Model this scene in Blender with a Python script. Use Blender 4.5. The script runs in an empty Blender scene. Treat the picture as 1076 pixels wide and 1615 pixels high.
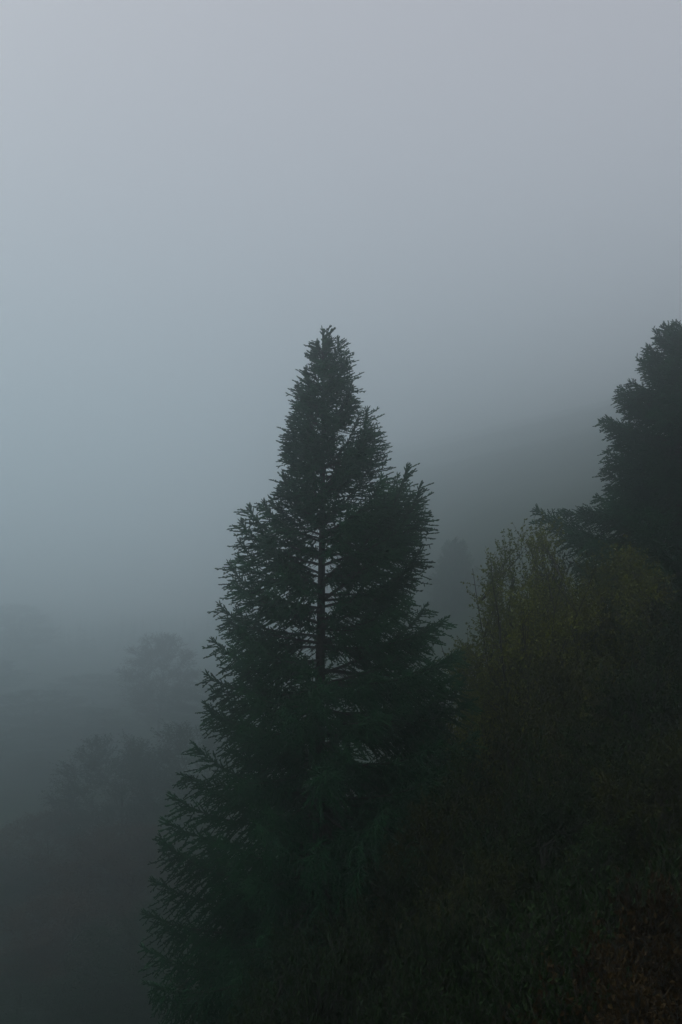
import bpy, math, random
import numpy as np
from mathutils import Vector, Matrix

SC = bpy.context.scene
COL = SC.collection
R = math.radians

# ---------------------------------------------------------------- camera
EYE = 1.65
LENS, PITCH = 40.0, R(3.4)
cam_d = bpy.data.cameras.new('camera')
cam_d.sensor_fit = 'VERTICAL'
cam_d.sensor_height = 36.0
cam_d.sensor_width = 24.0
cam_d.lens = LENS
cam_d.clip_end = 3000
cam = bpy.data.objects.new('camera', cam_d)
cam.location = (0, 0, EYE)
cam.rotation_euler = (R(90) + PITCH, 0, 0)
COL.objects.link(cam)
SC.camera = cam

# ---------------------------------------------------------------- world, sun, exposure
SUN_EL, SUN_ROT = R(48), R(-60)
w = bpy.data.worlds.new('World')
SC.world = w
w.use_nodes = True
nt = w.node_tree
nt.nodes.clear()
sky = nt.nodes.new('ShaderNodeTexSky')
sky.sky_type = 'NISHITA'
sky.sun_disc = False
sky.sun_elevation = SUN_EL
sky.sun_rotation = SUN_ROT
sky.altitude = 900
sky.air_density = 1.0
sky.dust_density = 4.0
mixn = nt.nodes.new('ShaderNodeMix')
mixn.data_type = 'RGBA'
mixn.inputs['Factor'].default_value = 0.9           # closed cloud cover over the clear sky
mixn.inputs['B'].default_value = (5.40, 5.04, 5.38, 1)
nt.links.new(sky.outputs[0], mixn.inputs['A'])
bg = nt.nodes.new('ShaderNodeBackground')
bg.inputs['Strength'].default_value = 0.1
nt.links.new(mixn.outputs['Result'], bg.inputs['Color'])
wo = nt.nodes.new('ShaderNodeOutputWorld')
nt.links.new(bg.outputs[0], wo.inputs['Surface'])

sun_d = bpy.data.lights.new('sun', 'SUN')
sun_d.energy = 0.5
sun_d.angle = R(60)
sun_d.color = (1.0, 0.96, 0.9)
sun = bpy.data.objects.new('sun', sun_d)
sd = Vector((math.sin(SUN_ROT) * math.cos(SUN_EL), math.cos(SUN_ROT) * math.cos(SUN_EL), math.sin(SUN_EL)))
sun.rotation_euler = (-sd).to_track_quat('-Z', 'Y').to_euler()
sun.location = (-20, 10, 60)
COL.objects.link(sun)

vs = SC.view_settings
vs.view_transform = 'Standard'
vs.look = 'None'
vs.exposure = 0.0
vs.gamma = 1.0
vs.use_curve_mapping = False

SC.render.engine = 'CYCLES'
cy = SC.cycles
cy.max_bounces = 14
cy.diffuse_bounces = 3
cy.glossy_bounces = 1
cy.transmission_bounces = 1
cy.volume_bounces = 12
cy.use_denoising = True
cy.adaptive_threshold = 0.006

FOG_DENSITY = 0.0079
FOG_G = 0.92

# ---------------------------------------------------------------- helpers
F_PX = LENS / 36.0 * 1615


def at(px, py, d):
    """A point d metres ahead along the line of sight through a photograph pixel."""
    a, b = (px - 538) / F_PX, (807.5 - py) / F_PX
    c, s = math.cos(PITCH), math.sin(PITCH)
    v = Vector((a, c - b * s, s + b * c))
    return Vector((0, 0, EYE)) + v * (d / v.y)


def sstep(a, b, x):
    t = min(1, max(0, (x - a) / (b - a)))
    return t * t * (3 - 2 * t)


def ground(x, y):
    near = 40 * math.tanh(0.5 * x / 40) if x > 0 else 14 * math.tanh(0.42 * x / 14)
    t = max(0, y - 1.0)
    near -= 25 * (1 - math.exp(-t / 42.0)) * 1.45 if t > 0 else 0
    cx = sstep(-20, 25, x)
    u = 7.0 + .33 * x + .148 * cx * y
    u = 4.0 * math.log1p(math.exp(min(60, u / 4.0)))
    u = 138 - 28.0 * math.log1p(math.exp(min(60, (138 - u) / 28.0)))
    far = -28 + u
    k = sstep(38, 160 - 40 * sstep(-5, 20, x), y)
    h = near * (1 - k) + far * k
    h += 0.35 * math.sin(x * 0.31 + 1.3) * math.sin(y * 0.27) + 0.9 * math.sin(x * 0.057 + y * 0.043)* sstep(20, 60, y)
    return h


class MB:
    def __init__(self):
        self.v, self.f, self.m, self.n = [], [], [], 0

    def add(self, v, f, m=0):
        v = np.asarray(v, np.float32).reshape(-1, 3)
        f = np.asarray(f, np.int32).reshape(-1, 3)
        self.v.append(v)
        self.f.append(f + self.n)
        self.m.append(np.full(len(f), m, np.int32))
        self.n += len(v)

    def spindles(self, P, D, L, r, m=0, rng=None):
        P, D = np.asarray(P, float), np.asarray(D, float)
        D = D / np.linalg.norm(D, axis=1, keepdims=True)
        N = len(P)
        L, r = np.broadcast_to(L, N)[:, None], np.broadcast_to(r, N)[:, None]
        up = np.where(np.abs(D[:, 2:3]) > 0.9, [[1, 0, 0]], [[0, 0, 1.0]])
        A = np.cross(D, up)
        A /= np.linalg.norm(A, axis=1, keepdims=True)
        B = np.cross(D, A)
        V = np.zeros((N, 7, 3))
        ph = np.random.RandomState(3).rand(N, 1) * 6.28
        for k in range(3):
            c, s = np.cos(ph + k * 2.0944), np.sin(ph + k * 2.0944)
            o = A * c + B * s
            V[:, k] = P + o * r * 0.55
            V[:, 3 + k] = P + D * L * (0.5 + 0.13 * k) + o * r
        V[:, 6] = P + D * L
        T = []
        for k in range(3):
            j = (k + 1) % 3
            T += [(k, j, 3 + j), (k, 3 + j, 3 + k), (3 + k, 3 + j, 6)]
        T = np.array(T)[None] + (np.arange(N) * 7)[:, None, None]
        self.add(V, T, m)

    def leaves(self, P, D, U, S, m=0):
        """Folded diamond leaves: P base, D along the leaf, U side vector, S length."""
        P, D, U = (np.asarray(a, float) for a in (P, D, U))
        D = D / np.linalg.norm(D, axis=1, keepdims=True)
        Nn = np.cross(D, U)
        Nn /= np.linalg.norm(Nn, axis=1, keepdims=True) + 1e-9
        W = np.cross(Nn, D)
        S = np.broadcast_to(S, len(P))[:, None]
        V = np.stack([P, P + D * S * .5 + W * S * .3 + Nn * S * .08, P + D * S - Nn * S * .1, P + D * S * .45 - W * S * .3 + Nn * S * .08], 1)
        T = np.array([(0, 1, 2), (0, 2, 3)])[None] + (np.arange(len(P)) * 4)[:, None, None]
        self.add(V, T, m)

    def tube(self, pts, rad, sides=6, m=0):
        pts = np.asarray(pts, float)
        n = len(pts)
        T = np.gradient(pts, axis=0)
        T /= np.linalg.norm(T, axis=1, keepdims=True) + 1e-9
        ref = np.array([1.0, 0.1, 0]) if abs(T[0][2]) > 0.8 else np.array([0, 0, 1.0])
        A = np.cross(T, ref)
        A /= np.linalg.norm(A, axis=1, keepdims=True) + 1e-9
        B = np.cross(T, A)
        th = np.arange(sides) * 2 * math.pi / sides
        rad = np.broadcast_to(rad, n)
        V = pts[:, None] + rad[:, None, None] * (A[:, None] * np.cos(th)[None, :, None] + B[:, None] * np.sin(th)[None, :, None])
        Tt = []
        for i in range(n - 1):
            for k in range(sides):
                j = (k + 1) % sides
                a, b, c, d = i * sides + k, i * sides + j, (i + 1) * sides + j, (i + 1) * sides + k
                Tt += [(a, b, c), (a, c, d)]
        self.add(V.reshape(-1, 3), Tt, m)

    def mesh(self, name, mats, smooth=True):
        V, Fc, M = np.concatenate(self.v), np.concatenate(self.f), np.concatenate(self.m)
        me = bpy.data.meshes.new(name)
        me.vertices.add(len(V))
        me.vertices.foreach_set('co', V.ravel())
        me.loops.add(len(Fc) * 3)
        me.loops.foreach_set('vertex_index', Fc.ravel())
        me.polygons.add(len(Fc))
        me.polygons.foreach_set('loop_start', np.arange(len(Fc), dtype=np.int32) * 3)
        me.polygons.foreach_set('material_index', M)
        me.polygons.foreach_set('use_smooth', np.full(len(Fc), smooth))
        for m in mats:
            me.materials.append(m)
        me.update(calc_edges=True)
        return me


def obj(name, me, parent=None, loc=None):
    o = bpy.data.objects.new(name, me)
    COL.objects.link(o)
    if parent is not None:
        o.parent = parent
    if loc is not None:
        o.location = loc
    return o


def thing(name, label, cat, loc, group=None):
    o = obj(name, None, None, loc)
    o.empty_display_size = 0.5
    o['label'], o['category'] = label, cat
    if group:
        o['group'] = group
    return o


# ---------------------------------------------------------------- materials
def material(name, c1, c2, scale=6.0, rough=0.75, spec=0.2, per_object=0.25, bump=0.0, c3=None):
    m = bpy.data.materials.new(name)
    m.use_nodes = True
    t = m.node_tree
    b = t.nodes['Principled BSDF']
    b.inputs['Roughness'].default_value = rough
    b.inputs['Specular IOR Level'].default_value = spec
    tc = t.nodes.new('ShaderNodeTexCoord')
    nz = t.nodes.new('ShaderNodeTexNoise')
    nz.inputs['Scale'].default_value = scale
    nz.inputs['Detail'].default_value = 5
    t.links.new(tc.outputs['Object'], nz.inputs['Vector'])
    cr = t.nodes.new('ShaderNodeValToRGB')
    cr.color_ramp.elements[0].position = 0.35
    cr.color_ramp.elements[0].color = (*c1, 1)
    cr.color_ramp.elements[1].position = 0.68
    cr.color_ramp.elements[1].color = (*c2, 1)
    if c3:
        e = cr.color_ramp.elements.new(0.9)
        e.color = (*c3, 1)
    t.links.new(nz.outputs['Fac'], cr.inputs['Fac'])
    oi = t.nodes.new('ShaderNodeObjectInfo')
    hv = t.nodes.new('ShaderNodeHueSaturation')
    mr = t.nodes.new('ShaderNodeMapRange')
    mr.inputs['To Min'].default_value = 1 - per_object
    mr.inputs['To Max'].default_value = 1 + per_object
    t.links.new(oi.outputs['Random'], mr.inputs['Value'])
    t.links.new(mr.outputs['Result'], hv.inputs['Value'])
    t.links.new(cr.outputs['Color'], hv.inputs['Color'])
    t.links.new(hv.outputs['Color'], b.inputs['Base Color'])
    if bump:
        bp = t.nodes.new('ShaderNodeBump')
        bp.inputs['Strength'].default_value = bump
        t.links.new(nz.outputs['Fac'], bp.inputs['Height'])
        t.links.new(bp.outputs['Normal'], b.inputs['Normal'])
    return m


M_NEEDLE = material('spruce_needles', (.010, .052, .023), (.023, .096, .036), 3.0, .7, .12)
M_NEEDLE2 = material('fir_needles', (.011, .050, .025), (.024, .090, .038), 3.0, .7, .12)
M_BARK = material('spruce_bark', (.028, .027, .024), (.062, .058, .052), 12, .9, .1, .15, .6)
M_TWIG = material('bare_twig_bark', (.05, .042, .034), (.09, .078, .062), 10, .9, .1)
M_OLIVE = material('olive_autumn_leaves', (.080, .112, .018), (.170, .190, .030), 1.2, .7, .08, .15, 0, (.26, .23, .04))
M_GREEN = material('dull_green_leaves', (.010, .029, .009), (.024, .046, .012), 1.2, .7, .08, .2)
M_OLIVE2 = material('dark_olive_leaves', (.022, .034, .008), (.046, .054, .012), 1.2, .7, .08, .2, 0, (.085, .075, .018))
M_MIST = material('cool_green_leaves', (.010, .034, .020), (.022, .052, .028), 1.2, .7, .08, .2)
M_BROWN = material('brown_autumn_leaves', (.050, .034, .022), (.085, .060, .038), 1.2, .7, .1, .2)
M_BRACKEN = material('brown_bracken', (.024, .017, .007), (.048, .032, .012), 1.5, .8, .06, .2)
M_BARK2 = material('deciduous_bark', (.026, .027, .022), (.055, .054, .045), 14, .9, .1, .15, .5)
M_SOIL = material('forest_floor', (.011, .028, .016), (.022, .040, .022), .35, .95, .05, 0, .5, (.030, .038, .020))

# ---------------------------------------------------------------- terrain
def make_ground():
    xs = np.concatenate([np.linspace(-620, -90, 26), np.linspace(-84, 90, 88), np.linspace(98, 620, 26)])
    ys = np.concatenate([np.linspace(-120, -8, 18), np.linspace(-6, 150, 105), np.linspace(158, 700, 40)])
    nx, ny = len(xs), len(ys)
    V = [(x, y, ground(x, y)) for y in ys for x in xs]
    T = []
    for j in range(ny - 1):
        for i in range(nx - 1):
            a = j * nx + i
            T += [(a, a + 1, a + nx + 1), (a, a + nx + 1, a + nx)]
    mb = MB()
    mb.add(V, T)
    o = obj('terrain', mb.mesh('terrain', [M_SOIL]))
    o['kind'] = 'structure'
    o['label'] = 'steep wooded mountainside falling away below the viewpoint'
make_ground()

# ---------------------------------------------------------------- spruce boughs
def unit(v):
    return v / (np.linalg.norm(v) + 1e-9)


def make_bough(L, seed, droop, fluffy, hang):
    """One bough along +X, base at the origin, tip at (L,0,0): wood mesh and needle mesh."""
    rg = np.random.RandomState(seed)
    n = 14
    s = np.linspace(0, 1, n)
    ph = rg.rand() * 6
    ax = np.stack([L * s, L * .03 * np.sin(s * 5 + ph) * s * (1 - s) * 4, -L * droop * 4 * s * (1 - s) * (0.6 + .6 * s)], 1)
    wood, ned = MB(), MB()
    wood.tube(ax, (.006 + .011 * L) * (1 - s) + .004, 5)
    P, D, Ls, Rr = [], [], [], []

    def axis(t):
        f = t * (n - 1)
        i = min(int(f), n - 2)
        return ax[i] + (ax[i + 1] - ax[i]) * (f - i), unit(ax[i + 1] - ax[i])

    def twig(p, d, l, r):
        P.append(p); D.append(d); Ls.append(l); Rr.append(r)

    bare = .05 if L < 1.0 else (.10 if L < 2 else .14)
    # dead bare twiglets on the inner part
    for k in range(int(L * 16)):
        p, tg = axis(rg.uniform(.03, bare + .12))
        d = unit(tg * rg.uniform(.2, 1) + np.array([0, rg.choice([-1, 1]) * rg.uniform(.3, 1), rg.uniform(-.9, .25)]))
        l = rg.uniform(.12, .45)
        q = p + d * l * .5 + np.array([0, 0, -.04 * l])
        wood.tube([p, q, p + d * l + np.array([0, 0, -.18 * l])], [.005, .004, .002], 3)
    # side branchlets
    t = bare
    side = 1
    while t < .985:
        t += (.026 if fluffy else .033) / L * rg.uniform(.7, 1.3)
        if t >= .985:
            break
        side = -side
        p, tg = axis(t)
        lmax = min(.30 * L * (1 - t) ** .7 + .13, .62 if L < 2.2 else .78) * (1.2 if fluffy else 1)
        if t < bare + .2:
            lmax *= .35 + .65 * (t - bare) / .2
        l = lmax * rg.uniform(.55, 1.15)
        lat = np.array([0, side, 0.0])
        roll = rg.normal(-.25 - hang * .6, .75)
        if roll < -.5:
            l *= 1.0 + .5 * hang
        if roll > .45:
            l *= .62
        latv = lat * math.cos(roll) + np.array([0, 0, 1.0]) * math.sin(roll)
        ang = R(rg.uniform(42, 75))
        d = unit(tg * math.cos(ang) + latv * math.sin(ang))
        nseg = max(2, int(l / .12))
        pts, q, dd = [p], p.copy(), d.copy()
        for k in range(nseg):
            dd = unit(dd + np.array([.05, 0, -.10 * hang - .02]) + rg.normal(0, .05, 3) + (np.array([.06, 0, .10]) if k > nseg - 3 else 0))
            q = q + dd * l / nseg
            pts.append(q)
        pts = np.array(pts)
        # clothed branchlet: needles along its own shoot
        for k in range(nseg):
            twig(pts[k], pts[k + 1] - pts[k], np.linalg.norm(pts[k + 1] - pts[k]) * 1.15, .019)
        wood.tube(pts, np.linspace(.006, .003, len(pts)), 3)
        u = .10
        sd2 = 1
        while u < l:
            fr = u / l * nseg
            i = min(int(fr), nseg - 1)
            b = pts[i] + (pts[i + 1] - pts[i]) * (fr - i)
            tdir = unit(pts[i + 1] - pts[i])
            sidev = unit(np.cross(tdir, np.array([0, 0, 1.0])) + rg.normal(0, .35, 3)) * sd2
            sd2 = -sd2
            d2 = unit(tdir * .62 + sidev * .8 + np.array([0, 0, -.45 * hang * rg.rand() + .22]))
            twig(b, d2, rg.uniform(.05, .12) * rg.choice([1, 1, 1.7]) * (1.1 - .4 * u / l), rg.uniform(.013, .020))
            u += (.040 if fluffy else .052) * rg.uniform(.7, 1.3)
        twig(pts[-1], dd, rg.uniform(.06, .11), .018)
    # shoots along the bough axis itself, upturned leader
    t = max(.35, bare)
    while t < 1:
        t += .028 / L * rg.uniform(.6, 1.4)
        tt = min(t, 1)
        p, tg = axis(tt)
        a = rg.uniform(0, 6.28)
        latv = np.array([0, math.cos(a), math.sin(a)])
        twig(p, unit(tg * 1.0 + latv * .8 + np.array([0, 0, .2])), rg.uniform(.07, .17), .018)
    for k in range(n - 1):
        if s[k] > .5 or L < .8:
            twig(ax[k], ax[k + 1] - ax[k], np.linalg.norm(ax[k + 1] - ax[k]) * 1.1, .016)
    twig(ax[-1], ax[-1] - ax[-2], .13, .014)
    ned.spindles(np.array(P), np.array(D), np.array(Ls), np.array(Rr) * (1.0 if not fluffy else .95))
    return wood, ned


BOUGHS = {}


def bough_set(style, droop, fluffy, hang, nmat):
    lib = []
    for ci, L in enumerate((.45, .8, 1.25, 1.8, 2.5, 3.3, 4.2)):
        for k in range(3):
            wd, nd = make_bough(L, 101 * ci + 17 * k + len(BOUGHS) * 999, droop * (0.5 if L < .9 else 1), fluffy, hang)
            lib.append((L, wd.mesh('bough_wood', [M_BARK]), nd.mesh('bough_needles', [nmat])))
    BOUGHS[style] = lib


bough_set('spruce', .10, False, .80, M_NEEDLE)
bough_set('fir', .05, True, .30, M_NEEDLE2)
bough_set('weeping', .16, False, 1.15, M_NEEDLE)


def add_bough(tree, style, p0, p1, rnd, roll=.25):
    """Bough from p0 to p1 (world) under its tree."""
    v = p1 - p0
    L = v.length
    lib = sorted(BOUGHS[style], key=lambda b: abs(math.log(b[0] / L)))[:3]
    b = lib[rnd.randrange(3)]
    x = v.normalized()
    y = Vector((0, 0, 1)).cross(x)
    y = y.normalized() if y.length > 1e-3 else Vector((0, 1, 0))
    z = x.cross(y)
    rot = Matrix((x, y, z)).transposed() @ Matrix.Rotation(rnd.uniform(-roll, roll), 3, 'X')
    k = L / b[0]
    wd = obj('bough', b[1], tree)
    wd.matrix_local = Matrix.Translation(p0 - tree.location) @ rot.to_4x4() @ Matrix.Diagonal((k, k, k, 1))
    nd = obj('needle_spray', b[2], wd)
    nd['kind'] = 'stuff'
    return wd


def trunk_mesh(h, r0, seed, mat, top_r=.012, lean=0.0, sides=10):
    rg = np.random.RandomState(seed)
    n = 22
    s = np.linspace(0, 1, n)
    a, b = rg.rand(2) * 6
    pts = np.stack([.10 * np.sin(s * 6 + a) * s * (1 - s) * 3 + lean * h * s, .10 * np.sin(s * 5 + b) * s * (1 - s) * 3, h * s - .6 * (1 - s)], 1)
    mb = MB()
    mb.tube(pts, (r0 * (1 - s) ** 1.0 + top_r) * (1 + .35 * np.exp(-s * 30)), sides)
    return mb.mesh('trunk', [mat])


def interp(tab, z):
    if z >= tab[0][0]:
        return tab[0][1]
    for (z0, v0), (z1, v1) in zip(tab, tab[1:]):
        if z1 <= z <= z0:
            return v1 + (v0 - v1) * (z - z1) / (z0 - z1 + 1e-9)
    return tab[-1][1]


def spruce(label, d, tip_px, left_px, right_px, style, seed, n_fill, heroes=(), asc=None, gap=None, low_style=None, cat='conifer', group=None, name='spruce_tree', fill=(.6, 1.0), zlow=None, fronts=()):
    """Conifer whose outline widths come from photo rows; tip_px = (px, py). left/right = [(py, px)...]."""
    rnd = random.Random(seed)
    tip = at(tip_px[0], tip_px[1], d)
    base = Vector((tip.x, tip.y, ground(tip.x, tip.y)))
    t = thing(name, label, cat, base, group)
    h = tip.z - base.z
    obj('trunk', trunk_mesh(h, .016 + .0125 * h, seed, M_BARK), t)
    zl = [(at(px, py, d).z, tip.x - at(px, py, d).x) for py, px in left_px]
    zr = [(at(px, py, d).z, at(px, py, d).x - tip.x) for py, px in right_px]
    zmin = max(base.z + .10 * h, zlow if zlow is not None else -99)

    def ascent(z):
        f = (tip.z - z) / h
        return interp([(-x, v) for x, v in (asc or [(0, 1.15), (.08, .92), (.15, .66), (.22, .46), (.3, .30), (.45, .10), (.7, -.1), (1, -.25)])], -f)

    def place(tz, reach, az, jit=.22, low=True):
        a = ascent(tz) + rnd.uniform(-jit, jit)
        z0 = tz - math.tan(a) * reach
        z0 = min(max(z0, base.z + .3), tip.z - .06)
        p0 = Vector((tip.x, tip.y, z0))
        p1 = Vector((tip.x + reach * math.cos(az), tip.y + reach * math.sin(az), tz))
        f = (tip.z - tz) / h
        st = low_style if (low and low_style and f > .42 and rnd.random() < .6) else style
        add_bough(t, st, p0, p1, rnd)

    for px, py in heroes:
        p = at(px, py, d)
        dx = p.x - tip.x
        az = rnd.uniform(-.28, .28)
        reach = (abs(dx) - .05 - .17 * min(1, abs(dx) / .8)) / math.cos(az)
        place(p.z - .05, max(reach, .18), az if dx > 0 else math.pi - az, .22, False)
    for i in range(n_fill):
        f = ((i + rnd.random()) / n_fill)
        z = tip.z - .15 - (tip.z - .15 - zmin) * (f ** 1.05)
        az = i * 2.39996 + rnd.uniform(-.3, .3)
        if gap and gap[0] < tip.z - z < gap[1] and abs(math.cos(az)) < .6 and rnd.random() < .75:
            continue
        wl, wr = max(.2, interp(zl, z)), max(.2, interp(zr, z))
        k = .5 + .5 * math.cos(az)
        reach = (wl * (1 - k) + wr * k) * rnd.uniform(*fill)
        lim = ((wr if math.cos(az) > 0 else wl) - .18) / max(.25, abs(math.cos(az)))
        place(z, max(.18, min(reach, lim)), az)
    for dz, az, rf in fronts:
        z = tip.z - dz
        place(z, max(.3, rf * (interp(zl, z) + interp(zr, z)) * .5), -math.pi / 2 + az, .1)
    # leader and crowding top shoots
    add_bough(t, style, tip - Vector((0, 0, .5)), tip, rnd)
    for k in range(8):
        az = k * 2.4 + rnd.random()
        z = tip.z - .14 - k * .09 - .06 * rnd.random()
        rr = .07 + .035 * k * rnd.uniform(.6, 1.3)
        p0 = Vector((tip.x, tip.y, z - .30))
        add_bough(t, style, p0, Vector((tip.x + rr * math.cos(az), tip.y + rr * math.sin(az), z)), rnd)
    return t


spruce('tall dark spruce with a pointed top standing clear of the fog',
       26, (509, 522),
       [(522, 505), (575, 487), (610, 472), (660, 450), (710, 440), (770, 425), (795, 378), (850, 365), (885, 348), (950, 336), (1000, 328), (1060, 315), (1130, 308), (1175, 284), (1215, 268), (1290, 246), (1345, 232), (1440, 212), (1615, 195), (2000, 170)],
       [(522, 513), (560, 533), (605, 556), (645, 582), (690, 590), (715, 594), (740, 632), (765, 655), (830, 664), (880, 662), (920, 640), (955, 690), (980, 715), (1030, 742), (1150, 752), (1300, 775), (1615, 820), (2000, 850)],
       'spruce', 5, 204,
       heroes=[(543, 532), (551, 552), (558, 575), (569, 606), (570, 628), (594, 645), (600, 672), (606, 692), (656, 735), (645, 745), (676, 765), (668, 778), (650, 760), (680, 818), (672, 800), (666, 835), (678, 862), (668, 880), (662, 905), (640, 930),
               (690, 952), (724, 972), (700, 990), (748, 1030), (735, 1060), (765, 1100), (772, 1160), (780, 1230),
               (473, 577), (463, 606), (466, 622), (444, 665), (448, 690), (436, 712), (432, 745), (427, 768), (402, 790), (377, 797), (366, 822), (362, 850), (344, 885), (356, 915), (333, 950), (340, 975), (327, 1005), (313, 1058), (318, 1090), (310, 1125), (286, 1172), (268, 1218), (255, 1250), (245, 1288), (232, 1345), (222, 1390), (210, 1440), (205, 1500)],
       gap=(3.8, 7.2), low_style='weeping', zlow=-11.5,
       fronts=[(.9 + .27 * k, .55 * math.sin(k * 2.3), .62 + .2 * math.sin(k * 1.7)) for k in range(13)] + [(7.9 + .5 * k, .6 * math.sin(k * 2.1), .6 + .2 * math.sin(k * 1.3)) for k in range(13)]
       + [(4.1 + .42 * k, (1 if k % 2 else -1) * (.35 + .3 * abs(math.sin(k * 1.9))), .34 + .14 * math.sin(k * 2.7)) for k in range(9)])

spruce('dense dark fir with layered boughs rising behind the olive-leaved trees',
       33, (1086, 500),
       [(500, 1055), (520, 1026), (570, 1003), (590, 1010), (612, 962), (655, 942), (690, 965), (718, 936), (770, 948), (795, 925), (830, 880), (900, 870), (1000, 860), (1300, 800), (1700, 780)],
       [(500, 1090), (560, 1120), (650, 1180), (800, 1240), (1000, 1290), (1700, 1350)],
       'fir', 11, 262,
       heroes=[(1022, 522), (1015, 545), (1000, 566), (1012, 590), (968, 608), (985, 615), (956, 625), (941, 657), (955, 668), (934, 714), (948, 735), (951, 765), (940, 800), (846, 797), (880, 800), (905, 802), (870, 830), (1040, 512), (1055, 508)],
       asc=[(0, .75), (.06, .45), (.15, .28), (.3, .18), (.6, .0), (1, -.2)], name='fir_tree', fill=(.7, 1.0), zlow=-2.5)

spruce('faint grey spruce half lost in fog between the spruce and the olive trees',
       128, (718, 848),
       [(846, 705), (900, 675), (960, 655), (1100, 630), (1500, 600)],
       [(846, 730), (900, 762), (960, 780), (1100, 800), (1500, 840)],
       'weeping', 23, 170, zlow=-24, fill=(.5, 1.0),
       asc=[(0, .8), (.1, .5), (.25, .2), (.5, 0), (1, -.2)])

# ---------------------------------------------------------------- broadleaved trees
def crown_noise(p, seed):
    x, y, z = p
    return (math.sin(x * 1.7 + seed) * math.sin(y * 1.9 + seed * 2.1) * math.sin(z * 1.5 + seed * .7) + .5 * math.sin(x * 3.9 + y * 3.1 - z * 3.3 + seed))


def make_broadleaf(h, rx, rz, cz, n_spray, seed, leaf, twigs=12, lpt=16, upright=.5, n_limb=9, r0=None, twig_len=(.35, .8), top=2.6):
    """Trunk-with-limbs mesh and leaf mesh. Crown ellipsoid centred at height cz with radii rx, rz; crown top = h."""
    rg = np.random.RandomState(seed)
    r0 = r0 or .012 * h
    wood, lv = MB(), MB()
    n = 14
    s = np.linspace(0, 1, n)
    a, b = rg.rand(2) * 6
    ht = cz + rz * .55
    tr = np.stack([.12 * h * .25 * np.sin(s * 3 + a) * s, .12 * h * .25 * np.sin(s * 2.6 + b) * s, ht * s - .5 * (1 - s)], 1)
    wood.tube(tr, r0 * (1 - s) ** .8 + .006, 8)
    limbs = []
    for k in range(n_limb):
        f = .30 + .65 * (k + rg.rand()) / n_limb
        i = f * (n - 1)
        p = tr[int(i)]
        az = k * 2.4 + rg.uniform(-.4, .4)
        el = rg.uniform(.15, .6) + upright * .6
        end = np.array([rx * .8 * math.cos(az), rx * .8 * math.sin(az), 0]) * rg.uniform(.6, 1) + np.array([0, 0, min(p[2] + rz * (.35 + el * .5), h * .97)])
        mid = (p + end) / 2 + np.array([0, 0, -.05 * h * (1 - upright)]) + rg.normal(0, .04 * rx, 3)
        tt = np.linspace(0, 1, 9)[:, None]
        c = (1 - tt) ** 2 * p + 2 * tt * (1 - tt) * mid + tt ** 2 * end
        c += np.cumsum(rg.normal(0, .012 * rx, c.shape), 0) * tt
        wood.tube(c, np.linspace(r0 * .42 * (1.1 - f * .6), .006, 9), 5)
        limbs.append(c)
    allp = np.concatenate(limbs + [tr[n // 3:]])
    cnt, tries = 0, 0
    LP, LD, LU = [], [], []
    while cnt < n_spray and tries < n_spray * 30:
        tries += 1
        zz, aa = rg.uniform(-1, 1), rg.rand() * 6.283
        rr = math.sqrt(max(0, 1 - abs(zz) ** (top if zz > 0 else 2.6))) * rg.rand() ** .42
        v = np.array([rr * math.cos(aa), rr * math.sin(aa), zz])
        p = np.array([v[0] * rx, v[1] * rx, cz + v[2] * rz])
        if p[2] < .06 * h or crown_noise(p * 3.0 / rx, seed) < -.42:
            continue
        if np.linalg.norm(v) > .8 and crown_noise(p * 2.0 / rx, seed + 5) < -.05:
            continue
        cnt += 1
        q = allp[np.argmin(((allp - p + np.array([0, 0, .12 * rz])) ** 2).sum(1))]
        m = (p + q) / 2 + rg.normal(0, .05, 3) * np.linalg.norm(p - q)
        wood.tube([q, m, p], [.014, .010, .006], 4)
        out = unit(np.array([v[0], v[1], v[2] * .6]) + np.array([0, 0, upright]) * .8)
        for k in range(twigs):
            d = unit(out * .8 + rg.normal(0, .65, 3) + np.array([0, 0, upright * .5]))
            l = rg.uniform(*twig_len)
            b0 = p + (q - p) * rg.uniform(0, .5)
            e1 = b0 + d * l * .5 + rg.normal(0, .03, 3)
            e2 = b0 + d * l + np.array([0, 0, -.06 * l])
            wood.tube([b0, e1, e2], [.005, .004, .002], 3)
            nl = max(3, int(lpt * l / twig_len[1] * rg.uniform(.6, 1.2)))
            u = rg.rand(nl, 1) ** .8
            pos = np.where(u < .5, b0 + (e1 - b0) * u * 2, e1 + (e2 - e1) * (u - .5) * 2)
            LP.append(pos)
            LD.append(unit(d) * .5 + rg.normal(0, .6, (nl, 3)) + np.array([0, 0, -.25]))
            LU.append(rg.normal(0, 1, (nl, 3)))
    LP, LD, LU = (np.concatenate(a) for a in (LP, LD, LU))
    lv.leaves(LP, LD, LU, leaf * rg.uniform(.6, 1.25, len(LP)))
    return wood, lv


def broadleaf(label, name, cat, top_px, d, rx, mat, seed, group=None, lib=None, rz_f=.42, **kw):
    p = at(top_px[0], top_px[1], d)
    g = ground(p.x, p.y)
    h = p.z - g
    t = thing(name, label, cat, Vector((p.x, p.y, g)), group)
    rnd = random.Random(seed)
    if lib is None:
        rz = kw.pop('rz', h * rz_f)
        wd, lv = make_broadleaf(h, rx, rz, h - rz, seed=seed, **kw)
        obj('trunk', wd.mesh('trunk', [M_BARK2]), t)
        c = obj('crown', lv.mesh('crown', [mat], False), t)
    else:
        H0, RX0, mw, ml = lib
        obj('trunk', mw, t)
        c = obj('crown', ml, t)
        k = h / H0
        kx = rx / RX0
        t.scale = (kx, kx, k)
        t.rotation_euler.z = rnd.uniform(0, 6.28)
    c['kind'] = 'stuff'
    return t


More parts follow.
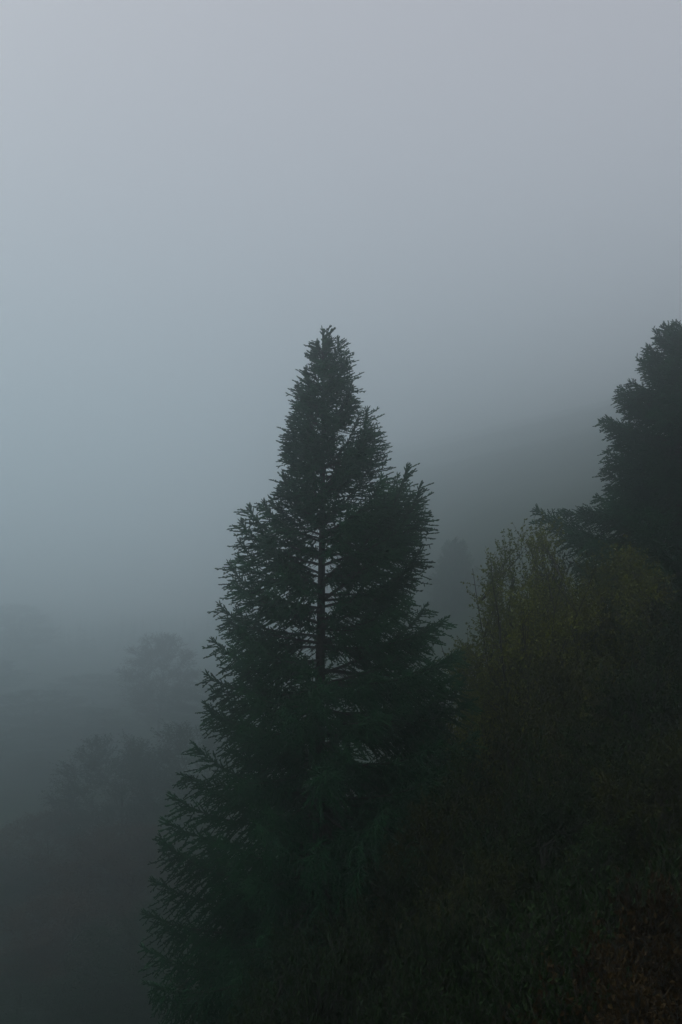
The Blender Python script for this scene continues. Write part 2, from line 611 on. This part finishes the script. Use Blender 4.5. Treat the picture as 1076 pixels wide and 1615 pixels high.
def shared(h, rx, rz, seed, mat, **kw):
    wd, lv = make_broadleaf(h, rx, rz, h - rz, seed=seed, **kw)
    return (h, rx, wd.mesh('trunk', [M_BARK2]), lv.mesh('crown', [mat], False))


broadleaf('olive-yellow autumn tree with thin upright twigs beside the dark fir', 'birch_tree', 'tree', (838, 846), 28, 2.2, M_OLIVE, 41, top=1.15,
          n_spray=760, leaf=.072, twigs=13, lpt=18, upright=.9, twig_len=(.35, .95), rz_f=.46, n_limb=14)
broadleaf('yellowish broadleaved tree crowding against the foot of the dark fir', 'birch_tree', 'tree', (968, 876), 29, 2.6, M_OLIVE, 43, top=1.6,
          n_spray=680, leaf=.072, twigs=13, lpt=18, upright=.6, rz_f=.46, n_limb=14)
broadleaf('dull green broadleaved tree under the right side of the dark fir', 'alder_tree', 'tree', (1090, 960), 25, 2.4, M_GREEN, 47,
          n_spray=480, leaf=.072, twigs=13, lpt=18, upright=.4, rz_f=.45, n_limb=12)
broadleaf('small yellowish tree tucked behind the low boughs of the pointed spruce', 'birch_tree', 'tree', (772, 968), 29, 1.8, M_OLIVE, 53, top=1.3,
          n_spray=420, leaf=.072, twigs=13, lpt=18, upright=.7, rz_f=.46, n_limb=12)

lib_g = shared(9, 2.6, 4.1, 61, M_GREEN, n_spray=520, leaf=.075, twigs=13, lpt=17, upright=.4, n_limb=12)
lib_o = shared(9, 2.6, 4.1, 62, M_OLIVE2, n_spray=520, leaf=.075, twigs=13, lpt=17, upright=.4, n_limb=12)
lib_b = shared(16, 4.0, 6.4, 63, M_BROWN, n_spray=520, leaf=.11, twigs=12, lpt=15, upright=.6, n_limb=12, twig_len=(.5, 1.1))
lib_e = shared(16, 4.0, 6.4, 64, M_MIST, n_spray=520, leaf=.11, twigs=12, lpt=15, upright=.5, n_limb=12, twig_len=(.5, 1.1))
lib_s = shared(3, 1.6, 1.45, 65, M_GREEN, n_spray=200, leaf=.06, twigs=11, lpt=15, upright=.4, n_limb=9, r0=.03, twig_len=(.25, .55))
lib_k = shared(3, 1.6, 1.45, 66, M_BRACKEN, n_spray=200, leaf=.06, twigs=11, lpt=15, upright=.4, n_limb=9, r0=.03, twig_len=(.25, .55))

G1 = 'dark leafy trees on the near slope'
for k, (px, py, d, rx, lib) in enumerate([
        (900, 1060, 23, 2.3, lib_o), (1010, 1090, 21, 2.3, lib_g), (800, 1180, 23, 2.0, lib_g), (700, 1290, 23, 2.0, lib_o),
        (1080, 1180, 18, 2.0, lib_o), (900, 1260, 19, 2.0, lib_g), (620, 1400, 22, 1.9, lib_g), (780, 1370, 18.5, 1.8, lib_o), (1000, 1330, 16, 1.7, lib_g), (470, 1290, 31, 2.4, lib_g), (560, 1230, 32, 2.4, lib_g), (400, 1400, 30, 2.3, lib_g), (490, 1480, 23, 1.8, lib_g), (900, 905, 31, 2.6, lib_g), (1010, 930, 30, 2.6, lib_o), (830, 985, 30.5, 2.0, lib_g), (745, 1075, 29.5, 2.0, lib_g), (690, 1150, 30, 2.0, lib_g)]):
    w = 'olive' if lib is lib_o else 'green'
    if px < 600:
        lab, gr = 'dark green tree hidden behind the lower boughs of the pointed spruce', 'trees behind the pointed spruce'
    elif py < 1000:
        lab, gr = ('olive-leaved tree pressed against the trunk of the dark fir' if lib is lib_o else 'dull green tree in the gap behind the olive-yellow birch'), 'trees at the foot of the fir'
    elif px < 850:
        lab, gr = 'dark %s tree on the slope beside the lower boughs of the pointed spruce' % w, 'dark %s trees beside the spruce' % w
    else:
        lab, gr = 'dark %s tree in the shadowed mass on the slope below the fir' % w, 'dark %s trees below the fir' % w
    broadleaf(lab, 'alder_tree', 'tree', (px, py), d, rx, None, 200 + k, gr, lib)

G2 = 'low shrubs at the foot of the near slope'
for k, (px, py, d, lib) in enumerate([
        (880, 1440, 14, lib_s), (1040, 1440, 12, lib_k), (720, 1500, 15, lib_s), (560, 1530, 17, lib_s), (960, 1530, 10.5, lib_k),
        (1080, 1530, 9, lib_k), (820, 1570, 11, lib_s), (660, 1590, 13, lib_s), (930, 1480, 12, lib_s), (1000, 1600, 8.5, lib_k), (760, 1610, 10.5, lib_s), (1070, 1610, 7.5, lib_k), (890, 1600, 9, lib_s), (600, 1620, 15, lib_s), (480, 1600, 18, lib_s), (1060, 1380, 14, lib_s), (800, 1490, 14.5, lib_s)]):
    broadleaf('low brown bracken bush at the foot of the shadowed slope' if lib is lib_k else 'low dark green shrub at the foot of the shadowed slope',
              'bracken_bush' if lib is lib_k else 'leafy_shrub', 'bush', (px, py), d, 1.55 if d > 11 else 1.2, None, 300 + k,
              G2 + (' brown' if lib is lib_k else ' green'), lib)

broadleaf('brownish autumn tree fading into fog left of the pointed spruce', 'beech_tree', 'tree', (252, 1003), 195, 7.0, None, 71, None, lib_b)
G4 = 'trees dissolving into the fog of the valley'
for k, (px, py, d, rx) in enumerate([(60, 1090, 215, 10.4), (135, 1120, 201, 9.8), (0, 1150, 193, 9.8), (80, 1190, 178, 9.0), (340, 1075, 186, 9.0), (-30, 1040, 272, 12.0), (150, 1065, 265, 12.0), (430, 1100, 172, 9.0), (20, 1250, 160, 8.2)]):
    broadleaf('ghostly tree crown dissolving into blue-grey fog over the valley', 'ash_tree', 'tree', (px, py), d, rx, None, 500 + k, G4, lib_e)
G3 = 'misty trees on the lower slope'
for k, (px, py, d, rx, lib) in enumerate([
        (185, 1165, 113, 6.8, lib_e), (300, 1145, 107, 6.8, lib_e), (90, 1285, 111, 7.3, lib_b), (200, 1305, 97, 6.8, lib_b), (10, 1365, 107, 7.3, lib_e),
        (120, 1415, 91, 6.8, lib_b), (250, 1435, 81, 6.5, lib_e), (30, 1515, 87, 6.6, lib_e), (160, 1545, 79, 6.2, lib_e)]):
    broadleaf('misty brown autumn tree on the fogbound lower slope' if lib is lib_b else 'misty green tree on the fogbound lower slope',
              'beech_tree' if lib is lib_b else 'ash_tree', 'tree', (px, py), d, rx, None, 400 + k, G3 + (' brown' if lib is lib_b else ' green'), lib)
broadleaf('barely visible tree at the edge of the deepest fog', 'beech_tree', 'tree', (15, 955), 360, 15.0, None, 73, None, lib_b)

# ---------------------------------------------------------------- far wood and undergrowth
def far_wood():
    rg = np.random.RandomState(8)
    mb = MB()
    P, D, Ls, Rr = [], [], [], []
    n = 0
    while n < 260:
        y = rg.uniform(400, 650)
        x = rg.uniform(-.5, .75) * y
        px = 538 + x / y * F_PX
        g = ground(x, y)
        if g > 28:
            continue
        h = rg.uniform(11, 18)
        n += 1
        mb.tube([(x, y, g - .5), (x, y, g + h)], [.2, .03], 5)
        m = 110
        f = rg.rand(m) ** .7
        az = rg.rand(m) * 6.283
        P.append(np.stack([np.full(m, x), np.full(m, y), g + h * (1 - f * .9)], 1))
        D.append(np.stack([np.cos(az), np.sin(az), rg.uniform(-.5, .1, m)], 1))
        Ls.append(.25 + h * .19 * f * rg.uniform(.7, 1.1, m))
        Rr.append(.10 + .22 * f)
    mb.spindles(np.concatenate(P), np.concatenate(D), np.concatenate(Ls), np.concatenate(Rr), 1)
    o = obj('distant_wood', mb.mesh('distant_wood', [M_BARK, M_NEEDLE]))
    o['kind'] = 'stuff'
    o['label'] = 'distant conifer wood dissolved in fog on the far hillside'
    o['category'] = 'wood'
far_wood()


def undergrowth():
    rg = np.random.RandomState(18)
    P, D, U, S = [], [], [], []
    for k in range(9000):
        y = rg.uniform(2, 1) if k < 0 else 3 + 57 * rg.rand() ** 1.3
        x = rg.uniform(-.42, .46) * (y + 3)
        g = ground(x, y)
        c = np.array([x, y, g])
        m = 9
        a = rg.rand(m) * 6.283
        d = np.stack([np.cos(a) * .7, np.sin(a) * .7, rg.uniform(.5, 1.2, m)], 1)
        P.append(c + rg.normal(0, .10, (m, 3)) * np.array([1, 1, .2]))
        D.append(d)
        U.append(rg.normal(0, 1, (m, 3)))
        S.append(rg.uniform(.07, .2, m))
    mb = MB()
    mb.leaves(np.concatenate(P), np.concatenate(D), np.concatenate(U), np.concatenate(S))
    o = obj('undergrowth', mb.mesh('undergrowth', [M_GREEN], False))
    o['kind'] = 'stuff'
    o['label'] = 'low dark green undergrowth covering the steep slope'
    o['category'] = 'undergrowth'
undergrowth()

# ---------------------------------------------------------------- fog
def haze():
    X0, X1, Y0, Y1, Z0, Z1 = -640, 640, -140, 720, -60, 114
    V = [(x, y, z) for z in (Z0, Z1) for y in (Y0, Y1) for x in (X0, X1)]
    T = [(0, 2, 3), (0, 3, 1), (4, 5, 7), (4, 7, 6), (0, 1, 5), (0, 5, 4), (2, 6, 7), (2, 7, 3), (0, 4, 6), (0, 6, 2), (1, 3, 7), (1, 7, 5)]
    mb = MB()
    mb.add(V, T)
    m = bpy.data.materials.new('fog')
    m.use_nodes = True
    t = m.node_tree
    t.nodes.clear()
    pv = t.nodes.new('ShaderNodeVolumePrincipled')
    pv.inputs['Color'].default_value = (.918, .980, .995, 1)
    pv.inputs['Density'].default_value = FOG_DENSITY
    pv.inputs['Anisotropy'].default_value = FOG_G
    out = t.nodes.new('ShaderNodeOutputMaterial')
    t.links.new(pv.outputs[0], out.inputs['Volume'])
    o = obj('haze', mb.mesh('haze', [m], False))
    o['kind'] = 'stuff'
    o['label'] = 'pale fog filling the valley'
haze()
